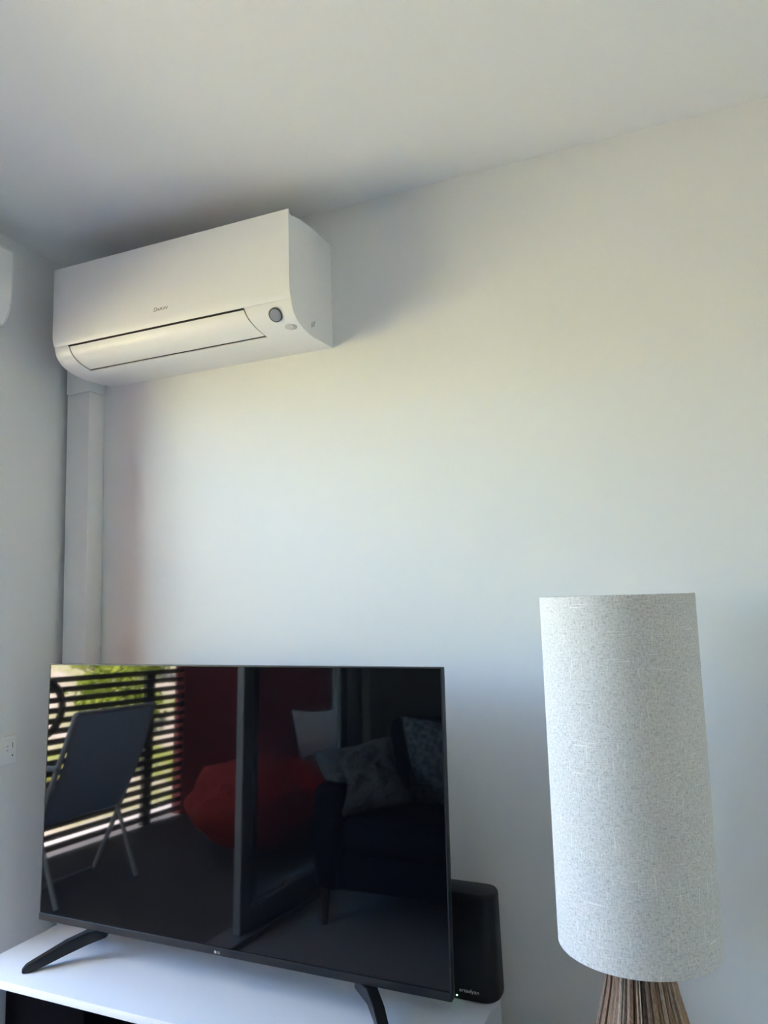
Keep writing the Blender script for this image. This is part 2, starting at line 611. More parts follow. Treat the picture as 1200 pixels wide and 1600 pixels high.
# front panel with its under-curved lower edge and a thin lip on top
pp = [(-0.2275, 2.2885), (-0.2325, 2.2885), (-0.2332, 2.2875), (-0.2332, 2.10)]
pp += [(p.x, p.y) for p in smooth_pts([(-0.2332, 2.10, 0), (-0.2325, 2.082, 0), (-0.2300, 2.068, 0), (-0.2262, 2.0585, 0)], 4)][1:]
pp += [(-0.2220, 2.0590), (-0.2220, 2.279), (-0.2275, 2.279)]
bm = bmesh.new()
extrude_x(bm, pp, AX0 - 0.0005, AX1 + 0.0005)
part('front_panel', bm, M['ac_white'], ac, 25)
# seam shadow under the panel above the outlet
part('panel_seam', box(FL[0][0], FL[1][0], -0.2255, -0.219, 2.0548, 2.0582), M['dark_gap'], ac)


def frame_on_arc(k, x):
    p = arc[k]
    q0, q1 = arc[k - 1], arc[k + 1]
    t = Vector((0, q1[0] - q0[0], q1[1] - q0[1])).normalized()     # down the curve
    nrm = Vector((-1, 0, 0)).cross(t)
    if nrm.y > 0:
        nrm = -nrm
    u_ = Vector((1, 0, 0))
    m = Matrix((u_, -t, nrm)).transposed().to_4x4()
    m.translation = Vector((x, p[0], p[1]))
    return m


def disc(bm, r, h, n, mtx, sx=1.0, sy=1.0, dome=0.0, z0=0.0):
    rings = [(r, z0), (r, h)] + ([(r * 0.8, h + dome * 0.5), (r * 0.45, h + dome * 0.9), (r * 0.02, h + dome)] if dome else [])
    lathe(bm, rings, n)
    for v in bm.verts:
        v.co = mtx @ Vector((v.co.x * sx, v.co.y * sy, v.co.z))
    return bm


kd = min(range(1, len(arc) - 1), key=lambda k: abs(arc[k][1] - 2.0265))
md = frame_on_arc(kd, 0.8655)
part('sensor_ring', disc(bmesh.new(), 0.0185, 0.0012, 40, md, 1, 1, z0=-0.004), M['ring'], ac, 40)
part('sensor_lens', disc(bmesh.new(), 0.0155, 0.0018, 40, md, 1, 1, 0.0006, z0=-0.003), M['lens'], ac, 40)
ks = min(range(1, len(arc) - 1), key=lambda k: abs(arc[k][0] + 0.178))
ms = frame_on_arc(ks, 0.893)
part('eye_recess', disc(bmesh.new(), 0.0135, 0.0004, 32, ms @ Matrix.Translation((-0.004, 0, 0)), 1.25, 0.85, z0=-0.003), M['clear'], ac, 40)
part('motion_eye', disc(bmesh.new(), 0.0085, 0.001, 32, ms @ Matrix.Translation((0.003, 0, 0)), 1, 1, 0.005, z0=-0.003), M['clear'], ac, 40)
for k in range(3):
    bm = bmesh.new()
    y = -0.119 + k * 0.007
    add_box(bm, AX1 - 0.002, AX1 + 0.0003, -0.0009, 0.0009, -0.0085, 0.0085)
    for v in bm.verts:
        v.co = Vector((v.co.x, v.co.y + y + v.co.z * 0.35, v.co.z + 2.026 + k * 0.003))
    part('side_slit', bm, M['grey_print'], ac)
face = Matrix(((1, 0, 0, 0.499), (0, 0, -1, -0.2332), (0, 1, 0, 2.0965), (0, 0, 0, 1)))
lg = text_obj('maker_lettering', 'D', 0.0155, M['grey_print'], None, face, shear=0.25)
lg.parent = ac
lg.matrix_parent_inverse = Matrix.Translation(ac.location).inverted()
face2 = face @ Matrix.Translation((0.0105, 0, 0))
lg = text_obj('maker_lettering', 'AIKIN', 0.0118, M['grey_print'], None, face2, shear=0.25, width_to=0.037)
lg.parent = ac
lg.matrix_parent_inverse = Matrix.Translation(ac.location).inverted()

# ------------------------------------------------------------------ power outlet on the left wall
po = tag(empty('power_outlet', (0, -0.261, 0.893)), 'white power outlet plate on the wall beside the television', 'outlet')
part('back_plate', box(0.0, 0.007, -0.321, -0.203, 0.893, 0.970, 0.003), M['plastic'], po, 40)
part('face_plate', box(0.006, 0.0105, -0.310, -0.214, 0.904, 0.959, 0.002), M['plastic'], po, 40)
for yy in (-0.236, -0.288):
    part('rocker', box(0.010, 0.0125, yy - 0.014, yy + 0.014, 0.910, 0.953, 0.0012), M['plastic'], po, 40)
    part('rocker_dot', box(0.0122, 0.0128, yy - 0.0045, yy + 0.0015, 0.9295, 0.9345, 0.0), M['grey_soft'], po)
    part('rocker_dot', box(0.0122, 0.0128, yy - 0.0045, yy + 0.0015, 0.9405, 0.9455, 0.0), M['grey_soft'], po)
part('side_slot', box(0.0100, 0.0109, -0.2205, -0.2185, 0.937, 0.951), M['grey_print'], po)
part('indicator', box(0.0100, 0.0112, -0.2210, -0.2180, 0.914, 0.918), M['dark_gap'], po)

# ------------------------------------------------------------------ tv bench
ZB = 0.456
CR = -0.015
bench = tag(empty('tv_bench', (0.108, -0.067, 0), CR), 'low white open tv bench under the television', 'cabinet')
W, D = 1.222, 0.352
part_l = lambda name, bm, m, parent, smooth=None: obj(name, bm, m, parent, smooth)
part_l('top', box(0, W, -D + 0.0015, 0, ZB - 0.017, ZB, 0.001), M['laminate'], bench, 40)
part_l('front_edge', box(0, W, -D, -D + 0.0022, ZB - 0.0172, ZB + 0.0002, 0.0008), M['lit_edge_band'], bench, 40)
part_l('side_panel', box(0, 0.018, -D + 0.004, 0, 0.0, ZB - 0.017, 0.001), M['laminate'], bench)
part_l('side_panel', box(W - 0.018, W, -D + 0.004, 0, 0.0, ZB - 0.017, 0.001), M['laminate'], bench)
part_l('divider', box(0.62, 0.638, -D + 0.006, -0.008, 0.06, ZB - 0.017, 0.001), M['laminate'], bench)
part_l('bottom_shelf', box(0.018, W - 0.018, -D + 0.004, 0, 0.042, 0.060, 0.001), M['laminate'], bench)
part_l('back_panel', box(0.018, W - 0.018, -0.008, -0.003, 0.060, ZB - 0.017), M['black_cloth'], bench)
part_l('plinth', box(0.018, W - 0.018, -D + 0.03, -D + 0.045, 0.0, 0.042), M['laminate'], bench)

# black things stored in the bench
sub = tag(empty('subwoofer', (0.15, -0.07, 0.06), CR), 'black box loudspeaker stored inside the white tv bench', 'loudspeaker')
part_l('cabinet', box(0.0, 0.26, -0.27, -0.02, 0.0, 0.34, 0.008), M['black_cloth'], sub, 40)
bm = bmesh.new()
lathe(bm, [(0.09, 0), (0.095, 0.004), (0.085, 0.006), (0.06, -0.006), (0.02, -0.012)], 40)
for v in bm.verts:
    v.co = Vector((0.13 + v.co.x, -0.27 - v.co.z, 0.16 + v.co.y))
part_l('cone', bm, M['black_cloth'], sub, 40)
amp = tag(empty('set_top_box', (0.45, -0.07, 0.06), CR), 'flat black media box on the bench shelf', 'media box')
part_l('case', box(0.0, 0.24, -0.24, -0.02, 0.006, 0.055, 0.004), M['black_plastic'], amp, 40)
for fx in (0.02, 0.22):
    part_l('foot', box(fx - 0.01, fx + 0.01, -0.23, -0.21, 0.0, 0.007), M['black_plastic'], amp)
    part_l('foot', box(fx - 0.01, fx + 0.01, -0.05, -0.03, 0.0, 0.007), M['black_plastic'], amp)
bm = bmesh.new()
cpts = []
for k in range(26):
    a_ = k * 0.55
    cpts.append((0.21 + 0.07 * math.cos(a_) + 0.002 * k, -0.25 + 0.05 * math.sin(a_ * 0.9), 0.404 + 0.004 + 0.0009 * k + 0.003 * math.sin(a_ * 2.3)))
tube(bm, smooth_pts(cpts, 3), 0.0035, 8)
tag(obj('cable_coil', bm, M['cable'], None, 60), 'loose coil of black cable lying under the bench top', 'cable')

# ------------------------------------------------------------------ television
TA, TK = 0.0214725, 0.0230
TW_, TH_ = 1.1209, 0.6462
tv = tag(empty('television', (0.16273, -0.25437, 0.52075), -TA), 'large black flat screen television on splayed legs on the white bench', 'television')
tilt = Matrix.Rotation(-TK, 4, 'X')


def tvp(name, bm, m, smooth=None):
    for v in bm.verts:
        v.co = tilt @ v.co
    return obj(name, bm, m, tv, smooth)


BZ = 0.0165     # lower bezel
bm = bmesh.new()
add_box(bm, 0, TW_, 0.003, 0.020, 0, TH_, 0.0015)
tvp('shell', bm, M['tv_black'], 40)
bm = bmesh.new()
add_box(bm, 0.10, TW_ - 0.10, 0.019, 0.060, 0.012, 0.40, 0.014)
tvp('rear_housing', bm, M['tv_black'], 40)
bm = bmesh.new()
add_box(bm, 0.0030, TW_ - 0.0030, 0.0008, 0.004, BZ, TH_ - 0.0030)
tvp('screen', bm, M['screen'])
bm = bmesh.new()
add_box(bm, 0, 0.0030, 0.0, 0.012, BZ, TH_)
tvp('bezel_side', bm, M['tv_black'])
bm = bmesh.new()
add_box(bm, TW_ - 0.0030, TW_, 0.0, 0.012, BZ, TH_)
tvp('bezel_side', bm, M['tv_black'])
bm = bmesh.new()
add_box(bm, 0, TW_, 0.0, 0.012, TH_ - 0.0030, TH_)
tvp('bezel_top', bm, M['tv_black'])
bm = bmesh.new()
add_box(bm, 0, TW_, -0.0022, 0.012, 0.0, BZ, 0.0008)
tvp('bezel_bottom', bm, M['tv_black'])
# badge on the lower bezel: round mark and two letters
mk = bmesh.new()
lathe(mk, [(0.0032, 0), (0.0032, 0.0002)], 20)
for v in mk.verts:
    v.co = tilt @ Vector((0.5545 + v.co.x, -0.0022 - v.co.z, 0.0065 + v.co.y))
obj('maker_mark', mk, M['silver'], tv)
tm = tilt @ Matrix(((1, 0, 0, 0.5590), (0, 0, -1, -0.0022), (0, 1, 0, 0.0040), (0, 0, 0, 1)))
text_obj('maker_lettering', 'LG', 0.0075, M['silver'], tv, tm, 0.0002)
# splayed blade legs: z of bench top relative to tv root
zl = ZB - 0.52075


def leg(mirror):
    bm = bmesh.new()
    # local: x outward, y front negative
    X = lambda u: (TW_ - u) if mirror else u
    secs = [  # centre u, y, z of upper edge, height, half width
        (0.215, 0.018, 0.004, 0.020, 0.010),
        (0.172, -0.004, -0.001, 0.030, 0.012),
        (0.140, -0.040, -0.015, 0.029, 0.0115),
        (0.110, -0.080, -0.034, 0.024, 0.0105),
        (0.088, -0.112, zl + 0.017, 0.017, 0.009),
        (0.082, -0.120, zl + 0.009, 0.009, 0.005),
    ]
    rings = []
    for i, (u_, y, zt, h, w) in enumerate(secs):
        a0 = secs[max(i - 1, 0)]
        a1 = secs[min(i + 1, len(secs) - 1)]
        t = Vector((a1[0] - a0[0], a1[1] - a0[1])).normalized()
        s = Vector((-t.y, t.x))
        pts = []
        for sg, zz in ((-1, zt), (1, zt), (1, zt - h), (-1, zt - h)):
            pts.append(bm.verts.new((X(u_ + sg * s.x * w), y + sg * s.y * w, max(zz, zl))))
        rings.append(pts)
    for i in range(len(rings) - 1):
        for k in range(4):
            j = (k + 1) % 4
            bm.faces.new((rings[i][k], rings[i][j], rings[i + 1][j], rings[i + 1][k]))
    bm.faces.new(rings[0])
    bm.faces.new(rings[-1][::-1])
    # rear blade
    dr = 0.6 if mirror else -1.0      # both rear blades point towards the side wall
    secs2 = [(0.190, 0.020, 0.004, 0.020, 0.010), (0.190 + 0.030 * dr, 0.050, -0.020, 0.022, 0.009), (0.190 + 0.065 * dr, 0.085, zl + 0.015, 0.015, 0.008), (0.190 + 0.070 * dr, 0.090, zl + 0.008, 0.008, 0.005)]
    rings = []
    for i, (u_, y, zt, h, w) in enumerate(secs2):
        a0 = secs2[max(i - 1, 0)]
        a1 = secs2[min(i + 1, len(secs2) - 1)]
        t = Vector((a1[0] - a0[0], a1[1] - a0[1])).normalized()
        s = Vector((-t.y, t.x))
        rings.append([bm.verts.new((X(u_ + sg * s.x * w), y + sg * s.y * w, max(zz, zl))) for sg, zz in ((-1, zt), (1, zt), (1, zt - h), (-1, zt - h))])
    for i in range(len(rings) - 1):
        for k in range(4):
            j = (k + 1) % 4
            bm.faces.new((rings[i][k], rings[i][j], rings[i + 1][j], rings[i + 1][k]))
    bm.faces.new(rings[0])
    bm.faces.new(rings[-1][::-1])
    bmesh.ops.recalc_face_normals(bm, faces=bm.faces)
    bmesh.ops.bevel(bm, geom=list(bm.edges), offset=0.0015, segments=2, affect='EDGES')
    return obj('leg', bm, M['tv_leg'], tv, 40)


leg(False)
leg(True)

# ------------------------------------------------------------------ router behind the television
rt = tag(empty('router', (1.243, -0.102, ZB), -0.03), 'upright black router with rounded corners standing on the white bench', 'router')


def rounded_loop(hx, hy, r, z, n=6):
    out = []
    for cx, cy, a0 in ((hx - r, hy - r, 0), (-hx + r, hy - r, 90), (-hx + r, -hy + r, 180), (hx - r, -hy + r, 270)):
        for k in range(n + 1):
            a_ = math.radians(a0 + 90 * k / n)
            out.append(Vector((cx + r * math.cos(a_), cy + r * math.sin(a_), z)))
    return out


bm = bmesh.new()
H = 0.217
layers = [(0.090, 0.036, 0.0), (0.0945, 0.0395, 0.004), (0.0955, 0.040, 0.012), (0.0925, 0.0385, H - 0.012), (0.0920, 0.038, H - 0.005), (0.0895, 0.036, H - 0.001), (0.087, 0.0335, H)]
loops = [[bm.verts.new(v) for v in rounded_loop(hx, hy, 0.028, z)] for hx, hy, z in layers]
for a_, b_ in zip(loops[:-1], loops[1:]):
    for i in range(len(a_)):
        j = (i + 1) % len(a_)
        bm.faces.new((a_[i], a_[j], b_[j], b_[i]))
bm.faces.new(loops[0][::-1])
bm.faces.new(loops[-1])
obj('body', bm, M['router'], rt, 40)
fm = Matrix(((1, 0, 0, 0.0125), (0, 0, -1, -0.0398), (0, 1, 0, 0.0175), (0, 0, 0, 1)))
text_obj('maker_lettering', 'arcadyan', 0.0105, M['silver'], rt, fm, 0.0004, width_to=0.044)
bm = bmesh.new()
lathe(bm, [(0.0016, 0), (0.0016, 0.0009)], 16)
for v in bm.verts:
    v.co = Vector((0.007 + v.co.x, -0.0393 - v.co.z, 0.0085 + v.co.y))
obj('status_light', bm, M['led'], rt)

# ------------------------------------------------------------------ floor lamp
LX, LY, LR, LZ0, LZ1 = 1.642, -0.2707, 0.142, 0.6795, 1.3061
lamp = tag(empty('floor_lamp', (LX, LY, 0)), 'tall lamp with a grey linen drum shade on a wooden strip base', 'lamp')
n = 128
bm = bmesh.new()
uvl = bm.loops.layers.uv.new('UVMap')
TIL = 0.0045    # the shade leans a touch


def shade_ring(r, z):
    return [bm.verts.new((r * math.cos(2 * math.pi * i / n) + TIL * 0, r * math.sin(2 * math.pi * i / n), z)) for i in range(n)]


ro = [shade_ring(LR, LZ0), shade_ring(LR, LZ1)]
ri = [shade_ring(LR - 0.0022, LZ0), shade_ring(LR - 0.0022, LZ1)]


def quad(a_, b_, c_, d_, i, z0, z1):
    f = bm.faces.new((a_, b_, c_, d_))
    us = (i / n, (i + 1) / n, (i + 1) / n, i / n)
    for l_, u_, vv in zip(f.loops, us, (z0, z0, z1, z1)):
        l_[uvl].uv = (u_ * 2 * math.pi * LR, vv)
    return f


for i in range(n):
    j = (i + 1) % n
    quad(ro[0][i], ro[0][j], ro[1][j], ro[1][i], i, LZ0, LZ1)
    quad(ri[0][j], ri[0][i], ri[1][i], ri[1][j], i, LZ0, LZ1)
    quad(ro[1][i], ro[1][j], ri[1][j], ri[1][i], i, LZ1, LZ1 + 0.002)
    quad(ri[0][i], ri[0][j], ro[0][j], ro[0][i], i, LZ0, LZ0 + 0.002)
shade = obj('lamp_shade', bm, M['linen'], lamp, 40)
for zz in (LZ1 - 0.006, LZ0 + 0.006):
    bm = bmesh.new()
    ring = [((LR - 0.004) * math.cos(2 * math.pi * k / 48), (LR - 0.004) * math.sin(2 * math.pi * k / 48), zz) for k in range(49)]
    tube(bm, ring, 0.0016, 6, caps=False)
    obj('wire_ring', bm, M['brass'], shade, 60)
for k in range(3):
    a_ = 2 * math.pi * k / 3 + 0.4
    bm = bmesh.new()
    tube(bm, [(0.018 * math.cos(a_), 0.018 * math.sin(a_), LZ0 + 0.05), ((LR - 0.004) * math.cos(a_), (LR - 0.004) * math.sin(a_), LZ0 + 0.006)], 0.0018, 6)
    obj('wire_spoke', bm, M['brass'], shade, 60)
bm = bmesh.new()
lathe(bm, [(0.012, LZ0 - 0.06), (0.012, LZ0 + 0.04), (0.020, LZ0 + 0.042), (0.020, LZ0 + 0.10), (0.016, LZ0 + 0.105)], 24)
obj('lamp_holder', bm, M['brass'], lamp, 40)
bm = bmesh.new()
lathe(bm, [(0.013, LZ0 + 0.105), (0.016, LZ0 + 0.12), (0.028, LZ0 + 0.15), (0.031, LZ0 + 0.17), (0.026, LZ0 + 0.192), (0.012, LZ0 + 0.205), (0.002, LZ0 + 0.208)], 24)
obj('bulb', bm, M['bulb'], lamp, 60)


def base_r(z):
    keys = [(0.0, 0.165), (0.10, 0.160), (0.25, 0.140), (0.40, 0.112), (0.53, 0.0815), (0.60, 0.0635), (0.66, 0.052), (0.70, 0.047)]
    for (z0, r0), (z1, r1) in zip(keys[:-1], keys[1:]):
        if z <= z1:
            return r0 + (r1 - r0) * (z - z0) / (z1 - z0)
    return keys[-1][1]


bm = bmesh.new()
lathe(bm, [(base_r(z) - 0.005, z) for z in (0.0, 0.1, 0.25, 0.4, 0.53, 0.6, 0.66, 0.70)], 40)
obj('base_core', bm, M['core'], lamp, 40)
# wooden strips of uneven width, laid side by side round the core
ang = 0.0
strips = []
while ang < 2 * math.pi - 0.05:
    w = random.choice((0.05, 0.09, 0.12, 0.15, 0.17)) * random.uniform(0.85, 1.15)
    strips.append((ang, min(w, 2 * math.pi - ang)))
    ang += w
for a0, w in strips:
    bm = bmesh.new()
    rings = []
    proud = random.uniform(-0.0018, 0.0022)
    g = 0.07 if w > 0.1 else 0.10
    tw = random.uniform(-0.02, 0.02)
    for k, z in enumerate((0.0, 0.1, 0.25, 0.4, 0.53, 0.6, 0.66, 0.70)):
        r = base_r(z)
        aa = a0 + w * g + tw * z
        ab = a0 + w * (1 - g) + tw * z
        am = (aa + ab) / 2
        ring = []
        for a_, rr in ((aa, r - 0.005), (ab, r - 0.005), (ab, r + proud - 0.0012), (am, r + proud + 0.0006), (aa, r + proud - 0.0012)):
            ring.append(bm.verts.new((rr * math.cos(a_), rr * math.sin(a_), z)))
        rings.append(ring)
    for a_, b_ in zip(rings[:-1], rings[1:]):
        for i in range(5):
            j = (i + 1) % 5
            bm.faces.new((a_[i], a_[j], b_[j], b_[i]))
    bm.faces.new(rings[0][::-1])
    bm.faces.new(rings[-1])
    obj('wood_strip', bm, random.choice(M['strips'][:2] * 3 + M['strips'][2:3] + M['strips'][3:] ) if w > 0.07 else random.choice(M['strips'][2:]), lamp)
bm = bmesh.new()
lathe(bm, [(0.055, 0.70), (0.055, 0.703), (0.02, 0.706)], 32)
obj('base_cap', bm, M['core'], lamp, 40)


# ------------------------------------------------------------------ sofa and cushions (seen in the television)
def soft_box(x0, x1, y0, y1, z0, z1, bev):
    bm = bmesh.new()
    add_box(bm, x0, x1, y0, y1, z0, z1, bev, 5)
    return bm


sofa = tag(empty('sofa', (0.80, -2.15, 0)), 'navy fabric sofa facing the television', 'sofa')
part('base', soft_box(0.16, 1.44, -2.50, -1.76, 0.15, 0.31, 0.02), M['sofa'], sofa, 50)
part('arm', soft_box(0.08, 0.23, -2.52, -1.74, 0.14, 0.58, 0.05), M['sofa'], sofa, 50)
part('arm', soft_box(1.37, 1.52, -2.52, -1.74, 0.14, 0.58, 0.05), M['sofa'], sofa, 50)
part('backrest', soft_box(0.16, 1.44, -2.58, -2.36, 0.16, 0.80, 0.06), M['sofa'], sofa, 50)
for xa, xb in ((0.22, 0.80), (0.80, 1.38)):
    part('seat_cushion', soft_box(xa, xb, -2.40, -1.74, 0.30, 0.45, 0.05), M['sofa'], sofa, 50)
for xa in (0.13, 1.47):
    for ya in (-1.78, -2.47):
        bm = bmesh.new()
        lathe(bm, [(0.014, 0.0), (0.022, 0.15)], 16, (xa, ya))
        part('leg', bm, M['wood_leg'], sofa, 50)


def pillow(size, thick, lump=0.0, seed=0):
    bm = bmesh.new()
    nn = 22
    top, bot = {}, {}
    for i in range(nn + 1):
        for j in range(nn + 1):
            u_ = -1 + 2 * i / nn
            v_ = -1 + 2 * j / nn
            edge = (1 - abs(u_) ** 2.6) * (1 - abs(v_) ** 2.6)
            pinch = 1 - 0.09 * (1 - max(0, 1 - abs(abs(u_) - abs(v_))) ) - 0.05 * (1 - (abs(u_) * abs(v_)))
            h = thick / 2 * max(edge, 0) ** 0.45
            nz = lump * noise.noise(Vector((u_ * 5 + seed, v_ * 5, seed)))
            x, y = u_ * size / 2 * pinch, v_ * size / 2 * pinch
            top[i, j] = bm.verts.new((x, y, h + nz * edge))
            if 0 < i < nn and 0 < j < nn:
                bot[i, j] = bm.verts.new((x, y, -h + nz * edge))
            else:
                bot[i, j] = top[i, j]
    for i in range(nn):
        for j in range(nn):
            bm.faces.new((top[i, j], top[i + 1, j], top[i + 1, j + 1], top[i, j + 1]))
            f = (bot[i, j], bot[i, j + 1], bot[i + 1, j + 1], bot[i + 1, j])
            if len(set(f)) == 4 and not all(b_ is t_ for b_, t_ in zip(f, (top[i, j], top[i, j + 1], top[i + 1, j + 1], top[i + 1, j]))):
                bm.faces.new(f)
    return bm


pl1 = tag(obj('cushion', pillow(0.38, 0.14, 0.03, 3), M['cush_a'], None, 80), 'fluffy grey cushion tipped against the arm of the navy sofa', 'cushion')
bv = Vector((-0.13, -0.13, 0.16)).normalized()
av = Vector((0.195, -0.06, -0.03))
av = (av - bv * av.dot(bv)).normalized()
mm = Matrix((av, bv, av.cross(bv))).transposed().to_4x4()
mm.translation = Vector((0.235, -1.95, 0.585))
pl1.matrix_world = mm
pl2 = tag(obj('cushion', pillow(0.46, 0.15, 0.01, 5), M['cush_b'], None, 80), 'pale patterned cushion upright against the sofa back', 'cushion')
pl2.location = (0.585, -2.16, 0.62)
pl2.rotation_euler = (math.radians(78), 0, 0)

# ------------------------------------------------------------------ balcony
struct('balcony_floor', box(-1.92, -0.2, -3.2, 2.2, -0.14, -0.005), M['deck'], 'grey balcony floor outside the sliding door', 'balcony')
struct('balcony_roof', box(-2.0, -0.2, -3.3, 2.2, 2.90, 3.05), M['render'], 'pale slab roof over the balcony', 'roof')
struct('wall_balcony', box(-1.88, -0.2, -3.25, -3.10, -0.005, 2.90), M['red_wall'], 'dark red rendered end wall of the balcony', 'wall')
bm = bmesh.new()
add_box(bm, -0.225, -0.2, JY, 2.2, -0.005, 2.90)
add_box(bm, -0.225, -0.2, -3.1, JY2, -0.005, 2.90)
add_box(bm, -0.225, -0.2, JY2, JY, HEAD + 0.03, 2.90)
struct('wall_outside', bm, M['render'], 'pale rendered outside wall round the sliding door', 'wall')

fence = tag(empty('slat_fence', (-1.80, -0.5, 0)), 'dark horizontal slat balustrade along the balcony edge', 'fence')
F0, F1 = -3.09, 2.15
slat_me = None
for k in range(17):
    z = 0.985 - k * 0.0588
    if slat_me is None:
        o = part('slat', box(-1.81, -1.79, F0, F1, -0.0165, 0.0165, 0.002), M['slat'], fence)
        slat_me = o
        o.location.z = z
    else:
        o = slat_me.copy()
        col.objects.link(o)
        o.location.z = z
post = None
for y in (-2.78, -1.30, 0.18, 1.66):
    if post is None:
        post = part('post', box(-1.84, -1.81, -0.04, 0.04, -0.005, 1.0, 0.002), M['slat'], fence)
        post.location.y = y
    else:
        o = post.copy()
        col.objects.link(o)
        o.location.y = y


# outdoor sling chairs
def sling_chair(name, label, loc, rz):
    c = tag(empty(name, loc, rz), label, 'chair', 'sling chairs on the balcony')
    hw = 0.27
    top, hinge = Vector((-0.16, 0, 0.86)), Vector((0.05, 0, 0.33))
    for s in (-1, 1):
        bm = bmesh.new()
        tube(bm, smooth_pts([(-0.17, s * hw, 0.88), (-0.06, s * hw, 0.60), (0.05, s * hw, 0.33), (0.20, s * hw, 0.012)], 3), 0.013, 10)
        obj('back_leg', bm, M['chair_frame'], c, 60)
        bm = bmesh.new()
        tube(bm, [(0.46, s * hw * 0.96, 0.42), (0.05, s * hw * 0.96, 0.36), (-0.10, s * hw * 0.96, 0.012)], 0.012, 10)
        obj('seat_rail', bm, M['chair_frame'], c, 60)
        bm = bmesh.new()
        tube(bm, [(-0.08, s * hw * 1.02, 0.63), (0.36, s * hw * 1.04, 0.62), (0.40, s * hw * 1.0, 0.40)], 0.013, 10)
        obj('armrest', bm, M['chair_frame'], c, 60)
    bm = bmesh.new()
    tube(bm, [(0.20, -hw, 0.02), (0.20, hw, 0.02)], 0.011, 8)
    obj('crossbar', bm, M['chair_frame'], c, 60)
    bm = bmesh.new()
    tube(bm, [(-0.17, -hw, 0.88), (-0.17, hw, 0.88)], 0.011, 8)
    obj('crossbar', bm, M['chair_frame'], c, 60)
    bm = bmesh.new()
    nn = 10
    grid = []
    for i in range(nn + 1):
        t = i / nn
        p = Vector((-0.165, 0, 0.87)).lerp(Vector((0.04, 0, 0.355)), t)
        p.x -= 0.03 * math.sin(math.pi * t)
        grid.append([bm.verts.new((p.x, -hw + 2 * hw * j / 6, p.z)) for j in range(7)])
    for i in range(nn):
        for j in range(6):
            bm.faces.new((grid[i][j], grid[i][j + 1], grid[i + 1][j + 1], grid[i + 1][j]))
    bmesh.ops.solidify(bm, geom=list(bm.faces), thickness=0.004)
    obj('back_sling', bm, M['sling'], c, 60)
    bm = bmesh.new()
    grid = []
    for i in range(nn + 1):
        t = i / nn
        p = Vector((0.05, 0, 0.36)).lerp(Vector((0.46, 0, 0.42)), t)
        p.z -= 0.03 * math.sin(math.pi * t)
        grid.append([bm.verts.new((p.x, (-hw + 2 * hw * j / 6) * 0.95, p.z)) for j in range(7)])
    for i in range(nn):
        for j in range(6):
            bm.faces.new((grid[i][j], grid[i][j + 1], grid[i + 1][j + 1], grid[i + 1][j]))
    bmesh.ops.solidify(bm, geom=list(bm.faces), thickness=0.004)
    obj('seat_sling', bm, M['sling'], c, 60)
    return c


sling_chair('sling_chair', 'charcoal sling garden chair on the balcony with its back to the sliding door', (-1.17, -1.66, -0.005), math.radians(178))
sling_chair('sling_chair', 'charcoal sling garden chair on the balcony standing close to the slat fence', (-1.25, -0.86, -0.005), math.radians(165))

# black hoop hanging on the fence
bm = bmesh.new()
HC = Vector((0, 0, 0))
nr = []
for k in range(40):
    rad = Vector((0, math.cos(2 * math.pi * k / 40), math.sin(2 * math.pi * k / 40)))
    nr.append([bm.verts.new(0.16 * rad + 0.022 * (math.cos(2 * math.pi * q / 8) * rad + math.sin(2 * math.pi * q / 8) * Vector((1, 0, 0)))) for q in range(8)])
for k in range(40):
    for q in range(8):
        bm.faces.new((nr[k][q], nr[k][(q + 1) % 8], nr[(k + 1) % 40][(q + 1) % 8], nr[(k + 1) % 40][q]))
hoop = tag(obj('hoop', bm, M['black_metal'], None, 60), 'black hoop hanging high on the slat fence', 'hoop')
hoop.location = (-1.768, -1.84, 0.83)

# bean bag
bb = tag(empty('bean_bag', (-0.80, -2.62, -0.005)), 'slumped orange red bean bag in front of the red balcony wall', 'bean bag')
bm = bmesh.new()
bmesh.ops.create_uvsphere(bm, u_segments=48, v_segments=30, radius=1.0)
for v in bm.verts:
    p = v.co.copy()
    z = (p.z + 1) / 2
    r = 0.46 * (1 - 0.22 * z)
    k = 1.0
    if z > 0.75:
        k = 1 - 0.5 * (z - 0.75) / 0.25
    nz = 0.05 * noise.noise(p * 2.2) + 0.02 * noise.noise(p * 6)
    zz = 0.56 * z ** 0.85 + nz * 0.5
    q = max(math.hypot(p.x, p.y), 1e-4)
    fl = min(1.0, q ** 0.75 / q)
    v.co = Vector((p.x * fl * (r + nz) * k, p.y * fl * (r + nz) * k, max(zz, 0.0)))
bag = obj('bag', bm, M['bean'], bb, 80)
bm = bmesh.new()
lathe(bm, [(0.075, 0.50), (0.05, 0.56), (0.035, 0.60), (0.055, 0.63), (0.02, 0.64)], 20)
obj('top_knot', bm, M['bean'], bb, 70)
pl3 = tag(obj('cushion', pillow(0.42, 0.13, 0.01, 9), M['cush_c'], None, 80), 'pale pink cushion leaning behind the orange bean bag', 'cushion')
pl3.location = (-0.60, -3.03, 0.56)
pl3.rotation_euler = (math.radians(84), math.radians(-6), 0)

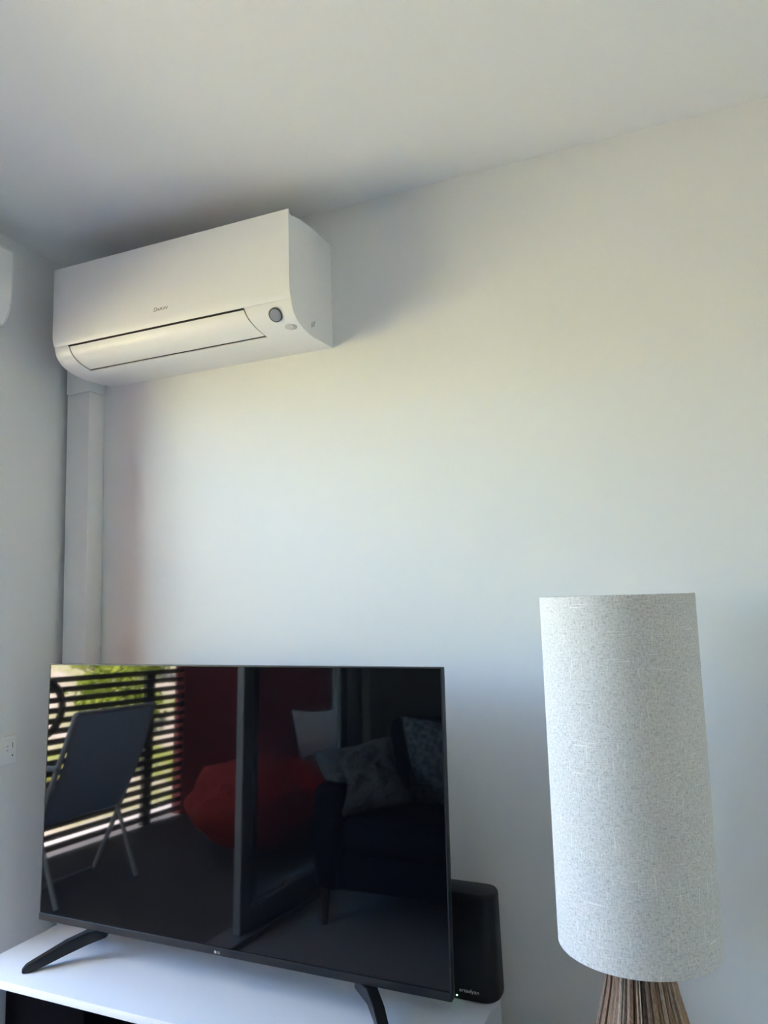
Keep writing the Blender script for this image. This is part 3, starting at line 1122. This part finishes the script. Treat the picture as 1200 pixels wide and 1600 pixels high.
# ------------------------------------------------------------------ sunny ground and slope outside
bm = bmesh.new()
gx, gy = 60, 60
vv = {}
for i in range(gx + 1):
    for j in range(gy + 1):
        x = -1.90 - 14.0 * (i / gx) ** 1.4
        y = -14 + 22 * j / gy
        t = max(0.0, -2.2 - x)
        z = -0.02 + 0.27 * t if t < 6 else -0.02 + 0.27 * 6 + 0.03 * (t - 6)
        if t > 0.05:
            z += 0.10 * noise.noise(Vector((x * 1.1, y * 1.1, 0))) + 0.05 * noise.noise(Vector((x * 3.1, y * 3.1, 4)))
        vv[i, j] = bm.verts.new((x, y, z))
for i in range(gx):
    for j in range(gy):
        bm.faces.new((vv[i, j], vv[i, j + 1], vv[i + 1, j + 1], vv[i + 1, j]))
slope_m = mat('dry_grass_slope', (0.50, 0.43, 0.36), 0.95, spec=0.1, bump=(25, 0.7, 0.03), vary=(1.6, (0.24, 0.27, 0.07), 0.12))
slope = struct('hillside', bm, slope_m, 'sunlit slope of dry grass beyond the balcony', 'ground', smooth=60)
struct('paving', box(-2.25, -1.92, -8, 6, -0.14, -0.01), M['pale_paving'], 'sunlit strip of pale paving outside the slat fence', 'paving')


def shrub_mesh(seed, n_leaf):
    rnd = random.Random(seed)
    bm = bmesh.new()
    for k in range(n_leaf):
        th = rnd.uniform(0, 2 * math.pi)
        ph = math.acos(rnd.uniform(-0.2, 1))
        rr = rnd.uniform(0.55, 1.0)
        c_ = Vector((rr * math.sin(ph) * math.cos(th), rr * math.sin(ph) * math.sin(th), 0.15 + rr * max(math.cos(ph), -0.1)))
        c_ *= 1 + 0.25 * noise.noise(c_ * 2 + Vector((seed, 0, 0)))
        a_ = Vector((rnd.uniform(-1, 1), rnd.uniform(-1, 1), rnd.uniform(-0.6, 1))).normalized()
        b_ = a_.orthogonal().normalized()
        L, w = rnd.uniform(0.10, 0.18), rnd.uniform(0.035, 0.06)
        vs = [bm.verts.new(c_ - a_ * L / 2), bm.verts.new(c_ + b_ * w), bm.verts.new(c_ + a_ * L / 2), bm.verts.new(c_ - b_ * w)]
        bm.faces.new(vs)
    return bm


def hill_z(x):
    t = max(0.0, -2.2 - x)
    return -0.02 + (0.27 * t if t < 6 else 0.27 * 6 + 0.03 * (t - 6))


kinds = []
for k, (nm, ml, lb) in enumerate((('leafy_shrub', 'leaf1', 'bright green leafy shrub growing on the sunlit slope'), ('dry_shrub', 'leaf2', 'yellowish dry shrub growing on the sunlit slope'))):
    s_ = obj(nm, shrub_mesh(k + 3, 1500), M[ml], None, recalc=False)
    tag(s_, lb, 'shrub', 'green shrubs on the slope' if k == 0 else 'dry shrubs on the slope')
    kinds.append(s_)
spots = [(0, -4.0, -4.6, 0.50), (0, -3.5, -5.7, 0.50), (0, -5.3, -6.0, 0.65), (0, -3.1, -3.7, 0.36), (1, -5.4, -4.2, 0.55), (1, -6.9, -5.2, 0.65),
         (0, -7.2, -7.4, 0.85), (1, -4.4, -3.1, 0.45), (1, -7.2, -3.4, 0.75), (0, -3.3, -7.2, 0.6), (0, -5.4, -8.9, 0.85), (1, -5.6, -1.9, 0.5), (0, -7.2, -1.2, 0.65), (1, -9.2, -6.0, 0.9),
         (0, -2.75, -4.75, 0.26), (0, -2.6, -4.2, 0.22), (1, -2.8, -2.95, 0.22), (0, -2.7, -5.4, 0.24), (1, -3.6, -2.5, 0.30), (0, -2.75, -2.35, 0.20)]
first = [True, True]
for k, x, y, s in spots:
    o = kinds[k]
    if not first[k]:
        o = kinds[k].copy()
        col.objects.link(o)
    first[k] = False
    o.location = (x, y, hill_z(x) - 0.06)
    o.scale = (s, s, s * 0.9)
    o.rotation_euler = (0, 0, x * 7 + y)
